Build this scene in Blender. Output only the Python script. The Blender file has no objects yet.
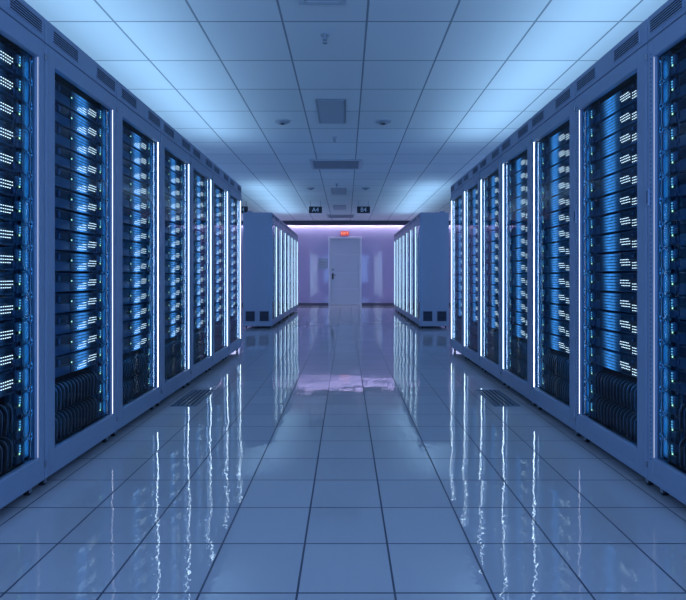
import bpy, bmesh, math, random
from mathutils import Vector, Matrix

random.seed(7)
SC = bpy.context.scene
C = SC.collection

# ------------------------------------------------------------------ constants
H = 1.05            # eye height
XF = 1.475          # aisle half width (front plane of the racks)
W = 0.79            # rack pitch along the row
RH = 2.315          # rack top
RD = 0.575          # rack depth
ZC = 2.95           # ceiling
YW = 18.4           # far wall
XW = 3.9            # side walls
YB = -2.6           # wall behind the camera

# ------------------------------------------------------------------ materials
def new_mat(name):
    m = bpy.data.materials.new(name); m.use_nodes = True
    nt = m.node_tree
    b = nt.nodes.get('Principled BSDF')
    return m, nt, b

def simple(name, col, rough=0.5, metal=0.0, spec=0.5, bump=0.0, bscale=60, var=0.06):
    m, nt, b = new_mat(name)
    tc = nt.nodes.new('ShaderNodeTexCoord')
    nz = nt.nodes.new('ShaderNodeTexNoise'); nz.inputs['Scale'].default_value = bscale
    nz.inputs['Detail'].default_value = 3
    nt.links.new(tc.outputs['Object'], nz.inputs['Vector'])
    mx = nt.nodes.new('ShaderNodeMix'); mx.data_type = 'RGBA'
    mx.inputs[6].default_value = (*[c*(1-var) for c in col], 1)
    mx.inputs[7].default_value = (*[min(1, c*(1+var)) for c in col], 1)
    nt.links.new(nz.outputs['Fac'], mx.inputs[0])
    nt.links.new(mx.outputs[2], b.inputs['Base Color'])
    b.inputs['Roughness'].default_value = rough
    b.inputs['Metallic'].default_value = metal
    b.inputs['Specular IOR Level'].default_value = spec
    if bump:
        bp = nt.nodes.new('ShaderNodeBump'); bp.inputs['Strength'].default_value = bump
        bp.inputs['Distance'].default_value = 0.001
        nt.links.new(nz.outputs['Fac'], bp.inputs['Height'])
        nt.links.new(bp.outputs['Normal'], b.inputs['Normal'])
    return m

def emit(name, col, strength, sample=True):
    m = bpy.data.materials.new(name); m.use_nodes = True
    nt = m.node_tree; nt.nodes.clear()
    o = nt.nodes.new('ShaderNodeOutputMaterial'); e = nt.nodes.new('ShaderNodeEmission')
    e.inputs['Color'].default_value = (*col, 1); e.inputs['Strength'].default_value = strength
    nt.links.new(e.outputs[0], o.inputs['Surface'])
    if not sample:
        m.cycles.emission_sampling = 'NONE'
    return m

def glass_mat(name):
    m = bpy.data.materials.new(name); m.use_nodes = True
    nt = m.node_tree; nt.nodes.clear()
    o = nt.nodes.new('ShaderNodeOutputMaterial')
    t = nt.nodes.new('ShaderNodeBsdfTransparent'); t.inputs['Color'].default_value = (.90, .95, 1, 1)
    g = nt.nodes.new('ShaderNodeBsdfGlossy'); g.inputs['Roughness'].default_value = 0.03
    f = nt.nodes.new('ShaderNodeFresnel'); f.inputs['IOR'].default_value = 1.3
    mx = nt.nodes.new('ShaderNodeMixShader')
    nt.links.new(f.outputs[0], mx.inputs[0]); nt.links.new(t.outputs[0], mx.inputs[1]); nt.links.new(g.outputs[0], mx.inputs[2])
    nt.links.new(mx.outputs[0], o.inputs['Surface'])
    return m

def math_node(nt, op, a, b=None):
    n = nt.nodes.new('ShaderNodeMath'); n.operation = op
    for i, v in enumerate((a, b)):
        if v is None: continue
        if isinstance(v, (int, float)): n.inputs[i].default_value = v
        else: nt.links.new(v, n.inputs[i])
    return n.outputs[0]

def grid(nt, pos, px, py, ox, oy, gx, gy):
    """returns (line mask 0/1, tile index vector) for a grid in world x/y"""
    sx = nt.nodes.new('ShaderNodeSeparateXYZ'); nt.links.new(pos, sx.inputs[0])
    out, idx = [], []
    for comp, p, o, g in (('X', px, ox, gx), ('Y', py, oy, gy)):
        t = math_node(nt, 'DIVIDE', math_node(nt, 'SUBTRACT', sx.outputs[comp], o), p)
        fl = math_node(nt, 'FLOOR', t)
        fr = math_node(nt, 'SUBTRACT', t, fl)
        d = math_node(nt, 'MINIMUM', fr, math_node(nt, 'SUBTRACT', 1.0, fr))
        out.append(math_node(nt, 'LESS_THAN', d, g / p / 2)); idx.append(fl)
    line = math_node(nt, 'MAXIMUM', out[0], out[1])
    cv = nt.nodes.new('ShaderNodeCombineXYZ')
    nt.links.new(idx[0], cv.inputs[0]); nt.links.new(idx[1], cv.inputs[1])
    return line, cv.outputs[0]

TILE = 0.323
def floor_mat():
    m, nt, b = new_mat('polished_floor_tiles')
    geo = nt.nodes.new('ShaderNodeNewGeometry')
    line, idx = grid(nt, geo.outputs['Position'], TILE, TILE*0.9745, -0.1615, 1.706, 0.0075, 0.0065)
    wn = nt.nodes.new('ShaderNodeTexWhiteNoise'); wn.noise_dimensions = '3D'
    nt.links.new(idx, wn.inputs['Vector'])
    # base colour, slight variation per tile
    mx = nt.nodes.new('ShaderNodeMix'); mx.data_type = 'RGBA'
    mx.inputs[6].default_value = FLOOR_A; mx.inputs[7].default_value = FLOOR_B
    nt.links.new(wn.outputs['Value'], mx.inputs[0])
    ml = nt.nodes.new('ShaderNodeMix'); ml.data_type = 'RGBA'
    nt.links.new(line, ml.inputs[0]); nt.links.new(mx.outputs[2], ml.inputs[6])
    ml.inputs[7].default_value = (.05, .06, .10, 1)
    nt.links.new(ml.outputs[2], b.inputs['Base Color'])
    rg = math_node(nt, 'ADD', math_node(nt, 'MULTIPLY', line, 0.5), 0.02)
    nt.links.new(rg, b.inputs['Roughness'])
    b.inputs['IOR'].default_value = 1.5
    b.inputs['Specular IOR Level'].default_value = 0.95
    # waviness: each tile is set a hair out of level, its glaze ripples a little
    sub = nt.nodes.new('ShaderNodeVectorMath'); sub.operation = 'SUBTRACT'
    nt.links.new(wn.outputs['Color'], sub.inputs[0]); sub.inputs[1].default_value = (.5, .5, .5)
    sc1 = nt.nodes.new('ShaderNodeVectorMath'); sc1.operation = 'MULTIPLY'
    nt.links.new(sub.outputs[0], sc1.inputs[0]); sc1.inputs[1].default_value = (.006, .006, 0)
    acc = sc1.outputs[0]
    for scale, amp in ((3.6, 0.022), (45.0, 0.034)):
        add0 = nt.nodes.new('ShaderNodeVectorMath'); add0.operation = 'ADD'
        mul0 = nt.nodes.new('ShaderNodeVectorMath'); mul0.operation = 'MULTIPLY'
        nt.links.new(wn.outputs['Color'], mul0.inputs[0]); mul0.inputs[1].default_value = (40, 40, 40)
        nt.links.new(geo.outputs['Position'], add0.inputs[0]); nt.links.new(mul0.outputs[0], add0.inputs[1])
        nz = nt.nodes.new('ShaderNodeTexNoise'); nz.inputs['Scale'].default_value = scale
        nz.inputs['Detail'].default_value = 1
        nt.links.new(add0.outputs[0], nz.inputs['Vector'])
        s2 = nt.nodes.new('ShaderNodeVectorMath'); s2.operation = 'SUBTRACT'
        nt.links.new(nz.outputs['Color'], s2.inputs[0]); s2.inputs[1].default_value = (.5, .5, .5)
        s3 = nt.nodes.new('ShaderNodeVectorMath'); s3.operation = 'MULTIPLY'
        nt.links.new(s2.outputs[0], s3.inputs[0]); s3.inputs[1].default_value = (amp, amp, 0)
        a = nt.nodes.new('ShaderNodeVectorMath'); a.operation = 'ADD'
        nt.links.new(acc, a.inputs[0]); nt.links.new(s3.outputs[0], a.inputs[1]); acc = a.outputs[0]
    a = nt.nodes.new('ShaderNodeVectorMath'); a.operation = 'ADD'
    nt.links.new(acc, a.inputs[0]); a.inputs[1].default_value = (0, 0, 1)
    nm = nt.nodes.new('ShaderNodeVectorMath'); nm.operation = 'NORMALIZE'
    nt.links.new(a.outputs[0], nm.inputs[0])
    nt.links.new(nm.outputs[0], b.inputs['Normal'])
    return m

def ceiling_mat():
    m, nt, b = new_mat('white_ceiling_tiles')
    geo = nt.nodes.new('ShaderNodeNewGeometry')
    line, idx = grid(nt, geo.outputs['Position'], 0.629, 0.697, 0.155, 3.845, 0.016, 0.014)
    wn = nt.nodes.new('ShaderNodeTexWhiteNoise'); nt.links.new(idx, wn.inputs['Vector'])
    mx = nt.nodes.new('ShaderNodeMix'); mx.data_type = 'RGBA'
    mx.inputs[6].default_value = (.70, .72, .74, 1); mx.inputs[7].default_value = (.76, .78, .80, 1)
    nt.links.new(wn.outputs['Value'], mx.inputs[0])
    ml = nt.nodes.new('ShaderNodeMix'); ml.data_type = 'RGBA'
    nt.links.new(line, ml.inputs[0]); nt.links.new(mx.outputs[2], ml.inputs[6])
    ml.inputs[7].default_value = (.27, .30, .34, 1)
    nt.links.new(ml.outputs[2], b.inputs['Base Color'])
    b.inputs['Roughness'].default_value = 0.8
    b.inputs['Specular IOR Level'].default_value = 0.2
    return m

FLOOR_A = (.53, .51, .53, 1); FLOOR_B = (.57, .55, .57, 1)
M = {}
M['floor'] = floor_mat()
M['ceiling'] = ceiling_mat()
M['wall'] = simple('painted_wall', (.45, .46, .52), .6)
M['far_wall'] = simple('lavender_gloss_wall', (.46, .42, .66), .06, spec=.6, bscale=3, var=.03)
M['cabinet'] = simple('rack_grey_steel', (.36, .40, .50), .42, bscale=8, var=.05)
M['door'] = simple('rack_door_grey_steel', (.32, .39, .52), .36, bscale=8, var=.05)
M['inside'] = simple('rack_dark_interior', (.015, .024, .045), .5)
M['black'] = simple('black_plastic', (.012, .014, .02), .45)
M['slot'] = simple('dark_slot', (.01, .014, .022), .7)
M['server'] = simple('dark_server_steel', (.05, .13, .25), .28, spec=.7, bscale=20)
M['bay'] = simple('server_bay_plastic', (.015, .025, .055), .3)
M['rail'] = simple('blue_zinc_rail', (.06, .13, .28), .35, metal=.5)
M['ring'] = simple('blue_cable_manager', (.10, .24, .40), .25, spec=.8)
M['cable'] = simple('black_cable_jacket', (.008, .014, .03), .28, spec=.8)
M['backing'] = simple('dark_blue_backing_panel', (.03, .085, .15), .4)
M['cable_glint'] = simple('painted_cable_highlight', (.22, .36, .55), .25, spec=.8)
M['bcable'] = simple('blue_cable_jacket', (.04, .14, .26), .35)
M['rubber'] = simple('black_rubber', (.01, .01, .013), .55)
M['chrome'] = simple('brushed_metal', (.55, .58, .62), .25, metal=1)
M['door_paint'] = simple('pale_door_paint', (.55, .60, .70), .45, bscale=4, var=.03)
M['door_trim'] = simple('pale_door_frame_paint', (.66, .70, .80), .4)
M['beam'] = simple('dark_beam_paint', (.05, .06, .10), .6)
M['base'] = simple('dark_baseboard', (.09, .09, .14), .5)
M['grille'] = simple('grey_grille_metal', (.30, .33, .38), .5)
M['grille_frame'] = simple('pale_grille_frame', (.50, .53, .58), .5)
M['panel'] = simple('ceiling_panel_grey', (.42, .46, .52), .6)
M['detector'] = simple('detector_plastic', (.45, .48, .52), .5)
M['floorgrille'] = simple('floor_grille_steel', (.10, .17, .24), .35, metal=.3)
M['sign'] = simple('sign_black_board', (.012, .016, .03), .4)
M['signtext'] = simple('sign_white_lettering', (.75, .82, .9), .5)
M['notice'] = simple('pale_notice_plate', (.36, .42, .52), .4)
M['glass'] = glass_mat('rack_door_glass')
M['strip'] = emit('led_strip_white_blue', (.58, .80, 1.0), 8)
M['strip_dim'] = emit('led_strip_dim', (.66, .74, 1.0), .8)
M['strip_mid'] = emit('led_strip_mid', (.74, .78, 1.0), 2.4)
M['glow'] = emit('added_deep_blue_glow', (.03, .36, 1.0), 10)
def streak_mat():
    """painted blue light streak: emission put into the material, fading sideways, broken by bars"""
    m, nt, b = new_mat('painted_blue_streak')
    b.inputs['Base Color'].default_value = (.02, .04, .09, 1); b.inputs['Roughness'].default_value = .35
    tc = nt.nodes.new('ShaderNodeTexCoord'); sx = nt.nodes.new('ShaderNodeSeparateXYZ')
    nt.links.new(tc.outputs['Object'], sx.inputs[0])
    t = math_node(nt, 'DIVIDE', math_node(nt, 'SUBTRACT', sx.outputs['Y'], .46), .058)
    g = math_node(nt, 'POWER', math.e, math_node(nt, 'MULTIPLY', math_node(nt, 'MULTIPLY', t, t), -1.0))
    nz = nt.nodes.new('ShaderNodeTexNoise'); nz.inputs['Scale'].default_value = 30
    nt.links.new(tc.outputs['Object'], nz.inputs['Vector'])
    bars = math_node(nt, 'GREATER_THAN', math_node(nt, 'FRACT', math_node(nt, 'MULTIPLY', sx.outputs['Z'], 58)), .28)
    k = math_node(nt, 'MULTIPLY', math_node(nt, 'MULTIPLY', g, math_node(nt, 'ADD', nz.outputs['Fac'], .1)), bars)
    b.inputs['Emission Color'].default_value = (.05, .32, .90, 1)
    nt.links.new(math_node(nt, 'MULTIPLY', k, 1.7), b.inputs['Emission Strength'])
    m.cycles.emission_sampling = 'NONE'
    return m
M['streak'] = streak_mat()
M['strip_far'] = emit('led_strip_far', (.50, .76, 1.0), 3.2)
M['glow_low'] = emit('added_soft_blue_glow', (.04, .38, .9), 13)
M['dot'] = emit('status_led_white', (.62, .86, 1.0), 2.2, False)
M['dotg'] = emit('status_led_green', (.35, .85, .65), 1.6, False)
M['dotb'] = emit('status_led_blue', (.12, .55, .95), 1.2, False)
M['cove'] = emit('cove_light_violet_white', (.86, .80, 1.0), 40)
M['exit'] = emit('exit_sign_red', (1.0, .10, .06), .75, False)
M['exitt'] = emit('exit_sign_letters', (1.0, .62, .55), 1.0, False)

# ------------------------------------------------------------------ mesh builder
class MB:
    def __init__(self): self.bm = bmesh.new(); self.mats = []
    def mi(self, mat):
        if mat not in self.mats: self.mats.append(mat)
        return self.mats.index(mat)
    def box(self, a, b, mat, bevel=0.0, seg=1):
        lo = [min(p, q) for p, q in zip(a, b)]; hi = [max(p, q) for p, q in zip(a, b)]
        t = bmesh.new()
        bmesh.ops.create_cube(t, size=1.0)
        for v in t.verts:
            v.co = Vector([lo[i] + (v.co[i] + .5) * (hi[i] - lo[i]) for i in range(3)])
        if bevel:
            bmesh.ops.bevel(t, geom=list(t.edges), offset=bevel, segments=seg, affect='EDGES', profile=.5)
        self._merge(t, mat)
    def _merge(self, t, mat, smooth=False):
        i = self.mi(mat)
        vm = {}
        for v in t.verts: vm[v] = self.bm.verts.new(v.co)
        for f in t.faces:
            try:
                g = self.bm.faces.new([vm[v] for v in f.verts]); g.material_index = i; g.smooth = smooth
            except ValueError: pass
        t.free()
    def quad(self, pts, mat):
        f = self.bm.faces.new([self.bm.verts.new(p) for p in pts]); f.material_index = self.mi(mat)
    def tube(self, pts, r, mat, n=6, closed=False):
        i = self.mi(mat); pts = [Vector(p) for p in pts]; rings = []
        N = len(pts)
        prev = None
        for k, p in enumerate(pts):
            if closed: d = pts[(k+1) % N] - pts[k-1]
            else: d = pts[min(k+1, N-1)] - pts[max(k-1, 0)]
            d.normalize()
            if prev is None:
                up = Vector((0, 0, 1)) if abs(d.z) < .9 else Vector((1, 0, 0))
                u = d.cross(up).normalized()
            else:
                u = (prev - d * prev.dot(d)).normalized()
            prev = u; v = d.cross(u)
            rings.append([self.bm.verts.new(p + (u * math.cos(2*math.pi*j/n) + v * math.sin(2*math.pi*j/n)) * r) for j in range(n)])
        for k in range(N if closed else N-1):
            A, B = rings[k], rings[(k+1) % N]
            for j in range(n):
                f = self.bm.faces.new((A[j], A[(j+1) % n], B[(j+1) % n], B[j])); f.smooth = True; f.material_index = i
        if not closed:
            for R in (rings[0], rings[-1]):
                f = self.bm.faces.new(R); f.material_index = i
    def cyl(self, c, r, h, axis, mat, n=20, r2=None):
        t = bmesh.new()
        bmesh.ops.create_cone(t, cap_ends=True, segments=n, radius1=r, radius2=r if r2 is None else r2, depth=h)
        R = {'x': Matrix.Rotation(math.pi/2, 4, 'Y'), 'y': Matrix.Rotation(math.pi/2, 4, 'X'), 'z': Matrix.Identity(4)}[axis]
        bmesh.ops.transform(t, matrix=Matrix.Translation(c) @ R, verts=t.verts)
        self._merge(t, mat, smooth=False)
    def mesh(self, name):
        if not getattr(self, 'open', False): bmesh.ops.recalc_face_normals(self.bm, faces=self.bm.faces)
        me = bpy.data.meshes.new(name)
        self.bm.to_mesh(me); self.bm.free()
        for m in self.mats: me.materials.append(m)
        return me

def link(name, me, parent=None, loc=(0, 0, 0)):
    o = bpy.data.objects.new(name, me); C.objects.link(o); o.location = loc
    if parent: o.parent = parent
    return o
def empty(name, loc):
    o = bpy.data.objects.new(name, None); C.objects.link(o); o.location = loc
    o.empty_display_size = .1
    return o
def tag(o, label, cat, group=None):
    o['label'] = label; o['category'] = cat
    if group: o['group'] = group
    return o
def struct(o): o['kind'] = 'structure'; return o

def text_mesh(s, size, mat, depth=.002):
    cu = bpy.data.curves.new('lettering', 'FONT'); cu.body = s; cu.size = size; cu.extrude = depth
    cu.align_x = 'CENTER'; cu.align_y = 'CENTER'
    o = bpy.data.objects.new('lettering', cu); C.objects.link(o)
    bpy.context.view_layer.update()
    me = bpy.data.meshes.new_from_object(o.evaluated_get(bpy.context.evaluated_depsgraph_get()))
    bpy.data.objects.remove(o); bpy.data.curves.remove(cu)
    # stand the text up, facing -Y
    me.transform(Matrix.Rotation(math.pi/2, 4, 'X'))
    me.materials.clear(); me.materials.append(mat)
    return me

# ------------------------------------------------------------------ room shell
def slab(name, a, b, mat):
    m = MB(); m.box(a, b, mat); return struct(link(name, m.mesh(name)))
slab('floor', (-XW-.1, YB-.1, -.1), (XW+.1, YW+.1, 0), M['floor'])
slab('ceiling', (-XW-.1, YB-.1, ZC), (XW+.1, YW+.1, ZC+.1), M['ceiling'])
slab('wall_left', (-XW-.1, YB-.1, 0), (-XW, YW+.1, ZC), M['wall'])
slab('wall_right', (XW, YB-.1, 0), (XW+.1, YW+.1, ZC), M['wall'])
slab('wall_rear', (-XW, YB-.1, 0), (XW, YB, ZC), M['wall'])
slab('wall_far', (-XW, YW, 0), (XW, YW+.1, ZC), M['far_wall'])
# dark beam across the ceiling in front of the far wall, cove light behind it
slab('trim_1', (-XW, 17.66, 2.81), (XW, 17.92, ZC), M['beam'])
m = MB(); m.box((-XW+.05, YW-.10, 2.915), (XW-.05, YW-.06, 2.9499), M['grille_frame']); m.box((-XW+.06, YW-.095, 2.905), (XW-.06, YW-.065, 2.9149), M['cove'])
tag(link('cove_light', m.mesh('cove_light')), 'violet white cove light along the top of the far wall behind the dark beam', 'light')
DX0, DX1, DZ = -.625, .555, 2.45
for nm, x0, x1 in (('baseboard_left', -XW, DX0-.005), ('baseboard_right', DX1+.005, XW)):
    slab(nm, (x0, YW-.02, 0), (x1, YW-.001, .085), M['base'])

# ------------------------------------------------------------------ far door
d = struct(empty('door_1', (0, YW, 0)))
m = MB()
ft = .075
for a, b in (((DX0, -.05, 0), (DX0+ft, -.001, DZ)), ((DX1-ft, -.05, 0), (DX1, -.001, DZ)), ((DX0+ft, -.05, DZ-ft), (DX1-ft, -.001, DZ))):
    m.box(a, b, M['door_trim'], .006)
o = link('door_frame', m.mesh('door_frame'), d)
m = MB()
zs = [.07, .60, 1.19, 1.81, DZ-ft-.006]
for z0, z1 in zip(zs[:-1], zs[1:]):
    m.box((DX0+ft+.006, -.03, z0+.006), (DX1-ft-.006, -.002, z1-.006), M['door_paint'], .005)
m.box((DX0+ft+.01, -.022, .03), (DX1-ft-.01, -.002, zs[-1]-.01), M['door_trim'])
leaf = link('door_leaf', m.mesh('door_leaf'), d)
m = MB(); m.box((DX0+ft, -.045, .0), (DX1-ft, -.002, .035), M['grille_frame'], .004)
link('threshold', m.mesh('threshold'), d)
hx = -.47
m = MB(); m.box((hx-.03, -.045, .93), (hx+.03, -.0295, 1.15), M['black'], .008)
m.tube([(hx, -.04, 1.08), (hx, -.085, 1.08), (hx+.02, -.095, 1.08), (hx+.12, -.095, 1.08)], .010, M['black'], 8)
link('door_handle', m.mesh('door_handle'), leaf)
m = MB(); m.cyl((hx, -.04, 1.28), .032, .022, 'y', M['black']); m.cyl((hx, -.054, 1.28), .014, .01, 'y', M['chrome'], 12)
link('lock_cylinder', m.mesh('lock_cylinder'), leaf)

# exit sign over the door
e = empty('exit_sign', (-.045, YW, 2.575)); tag(e, 'small red lit EXIT sign above the far door', 'exit sign')
m = MB(); m.box((-.145, -.045, -.075), (.145, -.001, .075), M['exit'], .01); link('housing', m.mesh('housing'), e)
link('lettering', text_mesh('EXIT', .125, M['exitt']), e, (0, -.047, 0))

# notice plate left of the door
n = empty('wall_notice', (-.82, YW, 1.50)); tag(n, 'notice plate with dark marks on the lavender wall left of the door', 'notice')
m = MB(); m.box((-.17, -.014, -.20), (.17, 0, .18), M['notice'], .004); link('plate', m.mesh('plate'), n)
m = MB(); m.box((-.12, -.0165, .015), (.12, -.0142, .055), M['grille']); m.box((-.09, -.0165, -.06), (.03, -.0142, -.03), M['grille'])
link('printed_mark', m.mesh('printed_mark'), n)

# ------------------------------------------------------------------ ceiling fittings
def detector(x, y, r, label):
    t = empty('smoke_detector', (x, y, ZC)); tag(t, label, 'smoke detector', 'smoke detectors on the ceiling')
    m = MB(); m.cyl((0, 0, -.007), r, .013, 'z', M['detector'], 28); link('mounting_plate', m.mesh('mounting_plate'), t)
    m = MB(); m.cyl((0, 0, -.0235), r*.6, .020, 'z', M['grille'], 24, r2=r*.85)
    m.cyl((0, 0, -.037), r*.25, .010, 'z', M['black'], 16)
    link('sensor_head', m.mesh('sensor_head'), t)
detector(-.778, 6.31, .092, 'round smoke detector, the nearer of the two left of the ceiling centre')
detector(.46, 6.31, .092, 'round smoke detector, the nearer of the two right of the ceiling centre')
detector(-.765, 11.1, .092, 'small far smoke detector left of the ceiling centre, beyond the wide grille')
detector(.43, 11.1, .092, 'small far smoke detector right of the ceiling centre, beyond the wide grille')

def sprinkler(x, y, label):
    t = empty('sprinkler_head', (x, y, ZC)); tag(t, label, 'sprinkler', 'sprinkler heads on the ceiling')
    m = MB(); m.cyl((0, 0, -.004), .036, .007, 'z', M['grille_frame'], 24); link('escutcheon', m.mesh('escutcheon'), t)
    m = MB(); m.cyl((0, 0, -.026), .012, .038, 'z', M['grille'], 12)
    m.tube([(-.012, 0, -.03), (-.017, 0, -.045), (-.004, 0, -.066)], .0035, M['grille'], 6)
    m.tube([(.012, 0, -.03), (.017, 0, -.045), (.004, 0, -.066)], .0035, M['grille'], 6)
    m.cyl((0, 0, -.068), .019, .004, 'z', M['grille'], 16)
    link('nozzle', m.mesh('nozzle'), t)
sprinkler(-.166, 4.05, 'sprinkler head nearest the camera on the ceiling')
sprinkler(-.157, 7.04, 'sprinkler head between the square access panel and the wide grille')
sprinkler(-.19, 10.6, 'small far sprinkler head just beyond the wide ceiling grille')

def access(x0, x1, y0, y1, label):
    t = empty('access_panel', ((x0+x1)/2, (y0+y1)/2, ZC)); tag(t, label, 'access panel', 'ceiling access panels')
    a, b = (x1-x0)/2, (y1-y0)/2
    m = MB()
    for p, q in (((-a, -b), (-a+.02, b)), ((a-.02, -b), (a, b)), ((-a+.02, -b), (a-.02, -b+.02)), ((-a+.02, b-.02), (a-.02, b))):
        m.box((*p, -.010), (*q, -.0005), M['grille'])
    link('frame', m.mesh('frame'), t)
    m = MB(); m.box((-a+.022, -b+.022, -.014), (a-.022, b-.022, -.0005), M['panel'], .002); link('hatch', m.mesh('hatch'), t)
access(-.33, 0, 5.52, 6.38, 'grey square access panel on the ceiling nearest the camera')
access(-.325, 0, 11.1, 11.95, 'far grey access panel on the ceiling beyond the wide grille')
access(-.35, 0, 13.8, 14.7, 'farthest grey access panel, between the two hanging signs')

def grille(x0, x1, y0, y1, label):
    t = empty('air_grille', ((x0+x1)/2, (y0+y1)/2, ZC)); tag(t, label, 'air vent', 'ceiling air grilles')
    a, b = (x1-x0)/2, (y1-y0)/2; w = .05
    m = MB()
    for p, q in (((-a, -b), (-a+w, b)), ((a-w, -b), (a, b)), ((-a+w, -b), (a-w, -b+w)), ((-a+w, b-w), (a-w, b))):
        m.box((*p, -.018), (*q, -.0005), M['grille_frame'], .004)
    link('frame', m.mesh('frame'), t)
    m = MB(); m.box((-a+w, -b+w, -.004), (a-w, b-w, -.0005), M['slot'])
    k = int((2*b-2*w)/.045)
    for i in range(k):
        yy = -b+w+(i+.5)*(2*b-2*w)/k
        m.box((-a+w, yy-.014, -.014), (a-w, yy+.010, -.009), M['grille'])
    link('louvres', m.mesh('louvres'), t)
grille(-.33, .0, 2.75, 3.58, 'ceiling air grille cut off by the top edge of the photo')
grille(-.60, .262, 8.38, 9.1, 'wide dark ceiling air grille with a pale frame at mid distance')
grille(-.60, .27, 15.85, 16.75, 'farthest wide ceiling air grille just before the dark beam')

# hanging signs
def hanging(x, y, s, label, tx=0):
    t = empty('hanging_sign', (x, y, ZC)); tag(t, label, 'sign', 'hanging aisle signs')
    m = MB(); m.box((-.165, -.012, -.302), (.165, .012, -.132), M['sign'], .004); link('board', m.mesh('board'), t)
    for sx in (-.125, .125):
        m = MB(); m.tube([(sx, 0, -.135), (sx, 0, -.0005)], .006, M['grille'], 8); m.cyl((sx, 0, -.005), .014, .008, 'z', M['grille'], 12)
        link('rod', m.mesh('rod'), t)
    link('lettering', text_mesh(s, .15, M['signtext'], .001), t, (tx, -.0135, -.219))
hanging(-.776, 13.1, 'A4', 'black hanging sign reading A4, just left of the ceiling centre')
hanging(.445, 13.1, 'B4', 'black hanging sign reading B4, right of the ceiling centre')
hanging(-2.66, 13.1, '4', 'black hanging sign partly hidden at the end of the left front rack row', .04)

# floor grilles beside the racks
def floor_grille(x0, x1, y0, y1, label):
    t = empty('floor_grille', ((x0+x1)/2, (y0+y1)/2, 0)); tag(t, label, 'floor vent', 'floor grilles')
    a, b = (x1-x0)/2, (y1-y0)/2
    m = MB(); w = .012
    for p, q in (((-a, -b), (-a+w, b)), ((a-w, -b), (a, b)), ((-a+w, -b), (a-w, -b+w)), ((-a+w, b-w), (a-w, b))):
        m.box((*p, .0005), (*q, .005), M['floorgrille'])
    link('frame', m.mesh('frame'), t)
    m = MB(); m.box((-a+w, -b+w, .0005), (a-w, b-w, .0012), M['slot'])
    for i in range(5):
        xx = -a+w+(i+.5)*(2*a-2*w)/5
        m.box((xx-.011, -b+w, .0012), (xx+.011, b-w, .0045), M['floorgrille'])
    link('slats', m.mesh('slats'), t)
floor_grille(-1.415, -1.205, 4.15, 4.74, 'dark slatted floor vent beside the left front rack row')
floor_grille(1.195, 1.405, 4.15, 4.74, 'dark slatted floor vent beside the right front rack row')

# ------------------------------------------------------------------ racks
# local rack frame: x = s*w (w = 0 at the door face, growing into the rack), y = u (0 near edge .. W far edge), z
U0, U1 = .085, .737          # door opening along the row
Z0, Z1 = .174, 2.105         # door opening height
G = .004                    # half gap between neighbouring racks
NS, PITCH, ZS = 14, .1135, .505
cache = {}
def get(key, s, fn):
    k = (key, s)
    if k not in cache:
        m = MB()
        B = lambda w0, w1, u0, u1, z0, z1, mat, bev=0: m.box((s*w0, u0, z0), (s*w1, u1, z1), mat, bev)
        P = lambda w, u, z: (s*w, u, z)
        fn(m, B, P); cache[k] = m.mesh(key)
    return cache[k]

def f_cabinet(m, B, P):
    B(.036, RD, G, .022, .05, RH, M['cabinet'], .002); B(.036, RD, W-.022, W-G, .05, RH, M['cabinet'], .002)
    B(.036, RD, .022, W-.022, RH-.02, RH, M['cabinet']); B(.036, RD, .022, W-.022, .05, .075, M['cabinet'])
    B(RD-.02, RD, .022, W-.022, .075, RH-.02, M['inside'])
    B(.037, RD-.02, .0222, .026, .075, RH-.02, M['inside']); B(.037, RD-.02, W-.026, W-.0222, .075, RH-.02, M['inside'])
    B(.037, RD-.02, .026, W-.026, RH-.16, RH-.02, M['inside'])
def f_header(m, B, P): B(0, .034, G, W-G, 2.197, RH, M['door'], .003)
def f_vent(u0, u1):
    def f(m, B, P):
        B(-.0005, -.0015, u0, u1, 2.226, 2.286, M['slot'])
        for i in range(6):
            z = 2.226 + i*.012
            B(-.0005, -.0045, u0, u1, z-.0019, z+.0019, M['door'])
        for u in (u0, u1): B(-.0005, -.0045, u-.003, u+.003, 2.2232, 2.2888, M['door'])
    return f
def f_door(m, B, P):
    B(0, .034, G, U0, .053, 2.192, M['door'], .003); B(0, .034, U1, W-G, .053, 2.192, M['door'], .003)
    B(0, .034, U0-.003, U1+.003, .053, Z0, M['door'], .003); B(0, .034, U0-.003, U1+.003, Z1, 2.192, M['door'], .003)
    for u in (G+.02, W-G-.016): B(-.0004, -.0012, u, u+.0025, .07, 2.18, M['cabinet'])
    B(-.0004, -.0012, G+.02, W-G-.02, .1, .1025, M['cabinet'])
def f_glass(m, B, P):
    q = [P(.021, U0, Z0), P(.021, U1, Z0), P(.021, U1, Z1), P(.021, U0, Z1)]
    m.quad(q if P(1, 0, 0)[0] < 0 else q[::-1], M['glass']); m.open = True
def f_strip(mat, wd=.010):
    def f(m, B, P): m.quad([P(.001, U1-.0035, Z0+.004), P(wd, U1-.0035, Z0+.004), P(wd, U1-.0035, Z1-.004), P(.001, U1-.0035, Z1-.004)], mat); B(.001, .013, U1-.0034, U1-.003, Z0+.003, Z1-.003, M['door'])
    return f
def f_strip_near(m, B, P): m.quad([P(.001, U0+.0035, Z0+.004), P(.013, U0+.0035, Z0+.004), P(.013, U0+.0035, Z1-.004), P(.001, U0+.0035, Z1-.004)], M['strip']); B(.001, .013, U0+.003, U0+.0034, Z0+.003, Z1-.003, M['door'])
def f_glow(m, B, P): m.quad([P(.060, U0-.030, Z0+.01), P(.0348, U0-.004, Z0+.01), P(.0348, U0-.004, Z1-.01), P(.060, U0-.030, Z1-.01)], M['glow'])  # unseen blue emitter added behind the near stile to light the server fronts
def f_glow_far(m, B, P): B(.0342, .0348, U1+.010, U1+.024, Z0+.01, Z1-.01, M['glow_low'])  # unseen emitter added behind the far stile to brighten the cable rings
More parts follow.
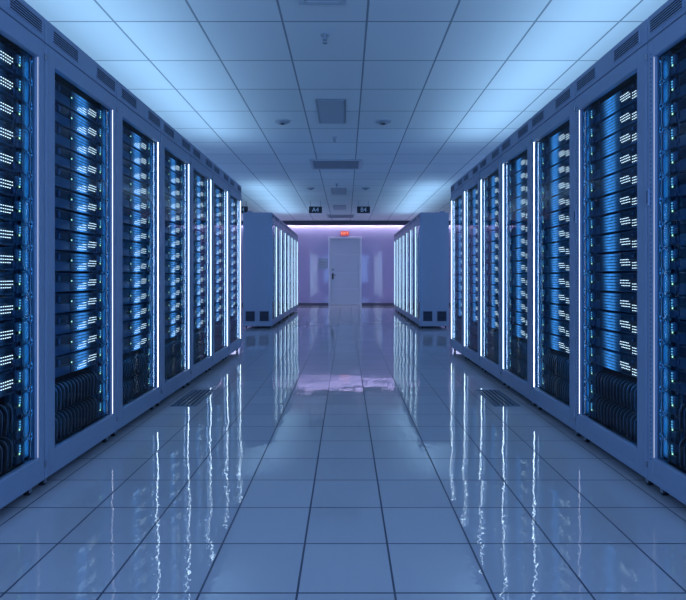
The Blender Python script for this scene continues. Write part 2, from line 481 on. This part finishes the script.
def f_hinge(z):
    def f(m, B, P): B(-.0005, -.009, W-.012, W-.005, z-.016, z+.016, M['chrome'], .002)
    return f
def f_handle(m, B, P):
    B(-.0005, -.012, W-.032, W-.022, 1.39, 1.475, M['door'], .003); B(-.012, -.016, W-.029, W-.025, 1.40, 1.465, M['black'], .002)
def f_perf(m, B, P):
    z = .16
    while z < 2.12:
        B(-.0005, -.0016, W-.040, W-.033, z, z+.009, M['ring']); z += .0225
def f_rail(u):
    def f(m, B, P):
        B(.090, .110, u, u+.018, .17, 2.13, M['rail'])
    return f
SE = .645                                                             # far end of the server fronts
def f_server(m, B, P):
    h = PITCH
    B(.068, .44, .075, SE, .004, h-.004, M['server'], .003)
    B(.060, .0675, .072, SE+.003, .006, h*.46, M['server'], .002)     # lower bezel
    for i in range(4):                                                # drive bays in the upper half
        u = .08 + i*.142
        B(.0625, .0675, u, u+.132, h*.52, h-.010, M['bay'], .002)
        B(.0595, .0625, u+.006, u+.02, h*.56, h-.02, M['server'], .001)
    for u in (.078, SE-.015): B(.050, .060, u, u+.012, .02, h*.42, M['rail'], .003)   # ears
def f_streak(m, B, P):
    B(.0578, .0589, .34, .58, .0065, PITCH-.007, M['streak'])  # glowing panel added to paint the blue streak on each server front
def f_lights(u0):
    def f(m, B, P):
        w0, w1 = .0572, .0560
        rows = ((0, 0, 7), (1, 1, 7), (2, 4, 7), (2, 8, 15), (3, 9, 15), (1, 8, 14))
        B(.0597, .0591, u0-.075, u0+.228, .012, PITCH*.70, M['bay'])
        for r, a, b in rows:
            for c in range(a, b):
                z = .018 + r*.0145 + (.004 if c >= 8 else 0); u = u0 + c*.0152
                B(w0, w1, u, u+.0074, z, z+.0033, M['dot'])
        B(w0, w1, u0-.065, u0-.057, .060, .068, M['dotg'])
    return f
def f_manager(m, B, P):
    def loop(u0, u1, z0, z1, w, r):
        pts = []; R = .018
        for cu, cz, a0 in ((u1-R, z1-R, 0), (u0+R, z1-R, 90), (u0+R, z0+R, 180), (u1-R, z0+R, 270)):
            for q in range(4):
                a = math.radians(a0 + q*30); pts.append(P(w, cu + R*math.cos(a), cz + R*math.sin(a)))
        m.tube(pts, r, M['ring'], 6, closed=True)
    loop(.684, .733, .005, PITCH-.005, .043, .0042)
    loop(.734, .760, .005, PITCH-.005, .041, .0042)
    B(.052, .072, .652, .690, .010, PITCH*.40, M['bcable'], .003)
    B(.049, .070, .655, .686, PITCH*.52, PITCH*.9, M['ring'], .003)
    B(.050, .0515, .666, .674, PITCH*.44, PITCH*.44+.008, M['dotg'])
    for q in range(3): B(.047, .0488, .666, .673, PITCH*(.56+.11*q), PITCH*(.56+.11*q)+.005, M['dotb'])
def f_bundle(m, B, P):
    B(.100, .105, .650, .763, .18, 2.12, M['bcable']); B(.058, .062, .693, .763, .18, 2.12, M['backing'])
    for i in range(7):
        u = .662 + i*.0145
        pts = [P(.085 + .006*math.sin(i*2+k*.9), u + .004*math.sin(i+k*1.3), .18 + k*.1275) for k in range(16)]
        m.tube(pts, .008, M['bcable'], 6)
def f_patch(m, B, P):
    pts = [P(.30, 0, .116), P(.17, 0, .134)]
    for q in range(6):
        a = math.radians(90 - q*18); pts.append(P(.090 - .045*math.cos(a), 0, .088 + .045*math.sin(a)))
    pts += [P(.046, 0, .05), P(.050, 0, -.002)]
    m.tube(pts, .0062, M['cable'], 8)
    m.tube([(p[0] - (1 if p[0] > 0 else -1)*.0050, p[1]+.002, p[2]+.002) for p in pts[2:]], .0022, M['cable_glint'], 5)  # pale tube painting a highlight along each dark cable
def f_plinth(m, B, P):
    B(.10, .55, .06, .62, .165, .18, M['inside']); B(.10, .55, .06, .62, .325, .335, M['inside'])
def f_wheel(m, B, P):
    m.cyl(P(0, 0, .023), .0225, .02, 'x', M['rubber'], 18); B(-.016, .016, -.018, .018, .03, .05, M['black'], .003)
    B(-.0165, -.0105, -.01, .01, .012, .035, M['grille'], .002)
def f_sidevent(m, B, P):
    pass
def f_farstack(m, B, P):
    h = PITCH
    B(.068, .44, .075, SE, .004, h-.004, M['server'], .003)
    B(.060, .0675, .072, SE, .006, h*.46, M['server'])
    B(.0585, .0597, .34, .58, .0065, h-.007, M['streak'])
    for r, a, b in ((0, .10, .20), (1, .14, .26), (0, .33, .42), (1, .35, .46)):
        B(.0576, .0568, a+.15, b+.10, .018+r*.02, .020+r*.02, M['dotb'])
    B(.07, .085, .66, .74, .01, h-.01, M['ring'], .004)
def f_farcable(m, B, P):
    for t in (0, 1):
        for i in range(15):
            u = .10 + i*.036; z = .335 - t*.155
            m.tube([P(.2, u, z+.135), P(.09, u, z+.14), P(.055, u, z+.115), P(.05, u, z)], .010, M['cable'], 5)

ORD = ['nearest', 'second', 'third', 'fourth', 'fifth', 'sixth', 'farthest']
DETAIL = {
 ('left', 0): 'nearest grey rack of the left front row, cut off at the photo left edge',
 ('left', 1): 'second rack from the camera in the left front row, its tall glass door uncropped',
 ('left', 2): 'third rack from the camera in the left front row, bright strip on its door',
 ('left', 3): 'fourth rack from the camera in the left front row, beside the left floor vent',
 ('left', 4): 'fifth rack from the camera in the left front row',
 ('left', 5): 'sixth rack from the camera in the left front row',
 ('left', 6): 'farthest rack of the left front row, at its end by the gap',
 ('right', 0): 'nearest grey rack of the right front row, cut off at the photo right edge',
 ('right', 1): 'second rack from the camera in the right front row, its tall glass door uncropped',
 ('right', 2): 'third rack from the camera in the right front row, bright strip on its door',
 ('right', 3): 'fourth rack from the camera in the right front row, beside the right floor vent',
 ('right', 4): 'fifth rack from the camera in the right front row',
 ('right', 5): 'sixth rack from the camera in the right front row',
 ('right', 6): 'farthest rack of the right front row, at its end by the gap',
}

def copy_tree(o, parent=None):
    c = o.copy(); C.objects.link(c)
    if parent: c.parent = parent
    for ch in list(o.children): copy_tree(ch, c)
    return c

def front_rack(s, side, lu, strip):
    r = empty('server_rack', (0, 0, 0))
    link('cabinet', get('cabinet', s, f_cabinet), r)
    hd = link('header_panel', get('header_panel', s, f_header), r)
    link('vent', get('vent_near', s, f_vent(.06, .305)), hd); link('vent', get('vent_far', s, f_vent(.515, .76)), hd)
    dr = link('door', get('door', s, f_door), r)
    link('glass_pane', get('glass_pane', s, f_glass), dr)
    link('light_strip', get('light_strip_'+strip, s, f_strip(M[strip], {'strip_dim': .005, 'strip_mid': .005}.get(strip, .0075))), dr)
    for z in (.13, 2.12): link('hinge', get('hinge%.2f' % z, s, f_hinge(z)), dr)
    if side == 'right':
        link('door_handle', get('door_handle', s, f_handle), dr)
        link('perforated_strip', get('perforated_strip', s, f_perf), dr)
    link('added_inner_glow', get('added_inner_glow', s, f_glow), r)
    link('added_inner_glow', get('added_inner_glow_far', s, f_glow_far), r)
    for u in (.050, .650): link('mounting_rail', get('mounting_rail%.3f' % u, s, f_rail(u)), r)
    link('cable_bundle', get('cable_bundle', s, f_bundle), r)
    for i in range(NS):
        sv = link('server_unit', get('server_unit', s, f_server), r, (0, 0, ZS + i*PITCH))
        link('painted_streak', get('painted_streak', s, f_streak), sv)
        link('status_lights', get('status_lights%.2f' % lu, s, f_lights(lu)), sv)
    for i in range(NS + 3):
        link('cable_manager', get('cable_manager', s, f_manager), r, (0, 0, ZS + (i-3)*PITCH))
    link('cable_shelf', get('cable_shelf', s, f_plinth), r)
    for t in (0, 1):
        for i in range(15):
            link('patch_cable', get('patch_cable', s, f_patch), r, (0, .105 + i*.0355, .34 - t*.158))
    for u in (.06, W-.06):
        link('caster', get('caster', s, f_wheel), r, (s*.05, u, 0))
    return r

for s, side in ((-1, 'left'), (1, 'right')):
    lus = [.41]*7 if s < 0 else [.13, .13, .17, .18, .18, .18, .18]
    for k in range(7):
        strip = ['strip_dim', 'strip_mid', 'strip', 'strip', 'strip', 'strip', 'strip'][k]
        r = front_rack(s, side, lus[k], strip)
        r.location = (s*XF, 2.527 + (k-1)*W, 0)
        tag(r, DETAIL[(side, k)], 'server rack', side + ' front row of server racks')

# ---- back rows (smaller in view: same build, the dots and cables gathered)
def f_endvent(w0, w1):
    def f(m, B, P):
        B(w0, w1, -.004, G-.0005, .15, .35, M['base'], .002)
        for i in range(7): B(w0+.012, w1-.012, -.006, -.0042, .166+i*.025, .182+i*.025, M['slot'])
    return f
def f_topbox(m, B, P):
    B(.40, .50, .02, .14, RH+.0005, RH+.03, M['cabinet'], .004)
def back_rack(s):
    r = empty('server_rack', (0, 0, 0))
    link('cabinet', get('cabinet', s, f_cabinet), r)
    hd = link('header_panel', get('header_panel', s, f_header), r)
    link('vent', get('vent_near', s, f_vent(.06, .305)), hd); link('vent', get('vent_far', s, f_vent(.515, .76)), hd)
    dr = link('door', get('door', s, f_door), r)
    link('glass_pane', get('glass_pane', s, f_glass), dr)
    link('light_strip', get('light_strip_far', s, f_strip(M['strip_far'])), dr)
    link('light_strip', get('light_strip_near', s, f_strip_near), dr)
    link('added_inner_glow', get('added_inner_glow', s, f_glow), r)
    link('added_inner_glow', get('added_inner_glow_far', s, f_glow_far), r)
    for i in range(NS): link('server_unit', get('server_unit_far', s, f_farstack), r, (0, 0, ZS + i*PITCH))
    link('patch_cables', get('patch_cables', s, f_farcable), r)
    for u in (.06, W-.06): link('caster', get('caster', s, f_wheel), r, (s*.05, u, 0))
    return r
WORDS = ['first', 'second', 'third', 'fourth', 'fifth', 'sixth', 'last']
for s, side in ((-1, 'left'), (1, 'right')):
    for k in range(7):
        r = back_rack(s)
        r.location = (s*XF, 10.25 + k*W, 0)
        if k == 0:
            lab = 'first rack of the %s back row, its plain grey end panel facing the camera' % side
            cab = [c for c in r.children if c.name.startswith('cabinet')][0]
            link('end_vent', get('end_vent_a', s, f_endvent(.06, .245)), cab)
            link('end_vent', get('end_vent_b', s, f_endvent(.34, .525)), cab)
            link('cable_inlet', get('cable_inlet', s, f_topbox), cab)
            link('caster', get('caster', s, f_wheel), r, (s*.52, .06, 0))
        elif k == 6: lab = 'last rack of the %s back row, closest to the far lavender wall' % side
        else: lab = '%s rack along the %s back row, counted from its grey end panel' % (WORDS[k], side)
        tag(r, lab, 'server rack', side + ' back row of server racks')

# ------------------------------------------------------------------ lights
def area(name, loc, rot, sx, sy, power, col, spread=math.pi):
    l = bpy.data.lights.new(name, 'AREA'); l.shape = 'RECTANGLE'; l.size = sx; l.size_y = sy
    l.energy = power; l.color = col; l.spread = spread
    o = bpy.data.objects.new(name, l); C.objects.link(o); o.location = loc; o.rotation_euler = rot
    return o
UP = (math.pi, 0, 0)
BLUE = (.36, .65, .95)
for s in (-1, 1):
    area('uplight_front', (s*1.80, 3.7, 2.37), UP, .6, 6.8, 31, BLUE)
    area('uplight_back', (s*1.80, 13.0, 2.37), UP, .45, 5.2, 22, BLUE)
FILL = (.22, .45, 1.0)
# blue fill lamp added behind the camera to lift the aisle and end faces
area('rear_fill', (0, YB+.1, 1.6), (math.radians(90), 0, 0), 5.0, 2.0, 150, FILL)
for s in (-1, 1):   # added fill lamps, out of sight beside the gap and near the far wall
    area('gap_fill', (s*3.7, 8.8, 1.5), (math.radians(90), 0, s*math.radians(90)), 2.6, 2.4, 28, FILL)
    area('end_fill', (s*3.7, 17.1, 1.5), (math.radians(90), 0, s*math.radians(90)), 1.6, 2.4, 25, (.50, .55, .95))  # unseen fill added to brighten the far wall, door and floor

w = bpy.data.worlds.new('world'); SC.world = w; w.use_nodes = True
w.node_tree.nodes['Background'].inputs[0].default_value = (.01, .02, .05, 1)

# ------------------------------------------------------------------ camera
cd = bpy.data.cameras.new('camera'); cam = bpy.data.objects.new('camera', cd); C.objects.link(cam)
cam.location = (0, 0, H); cam.rotation_euler = (math.radians(90), 0, 0)
cd.sensor_fit = 'HORIZONTAL'; cd.sensor_width = 36; cd.lens = 36*515/686
cd.shift_x = -3/686; cd.shift_y = -24/686
cd.clip_start = .05; cd.clip_end = 100
SC.camera = cam

SC.view_settings.view_transform = 'Standard'
SC.view_settings.look = 'None'
SC.cycles.use_denoising = True
SC.cycles.max_bounces = 10
SC.cycles.diffuse_bounces = 5
SC.cycles.transparent_max_bounces = 16
SC.cycles.sample_clamp_indirect = 6
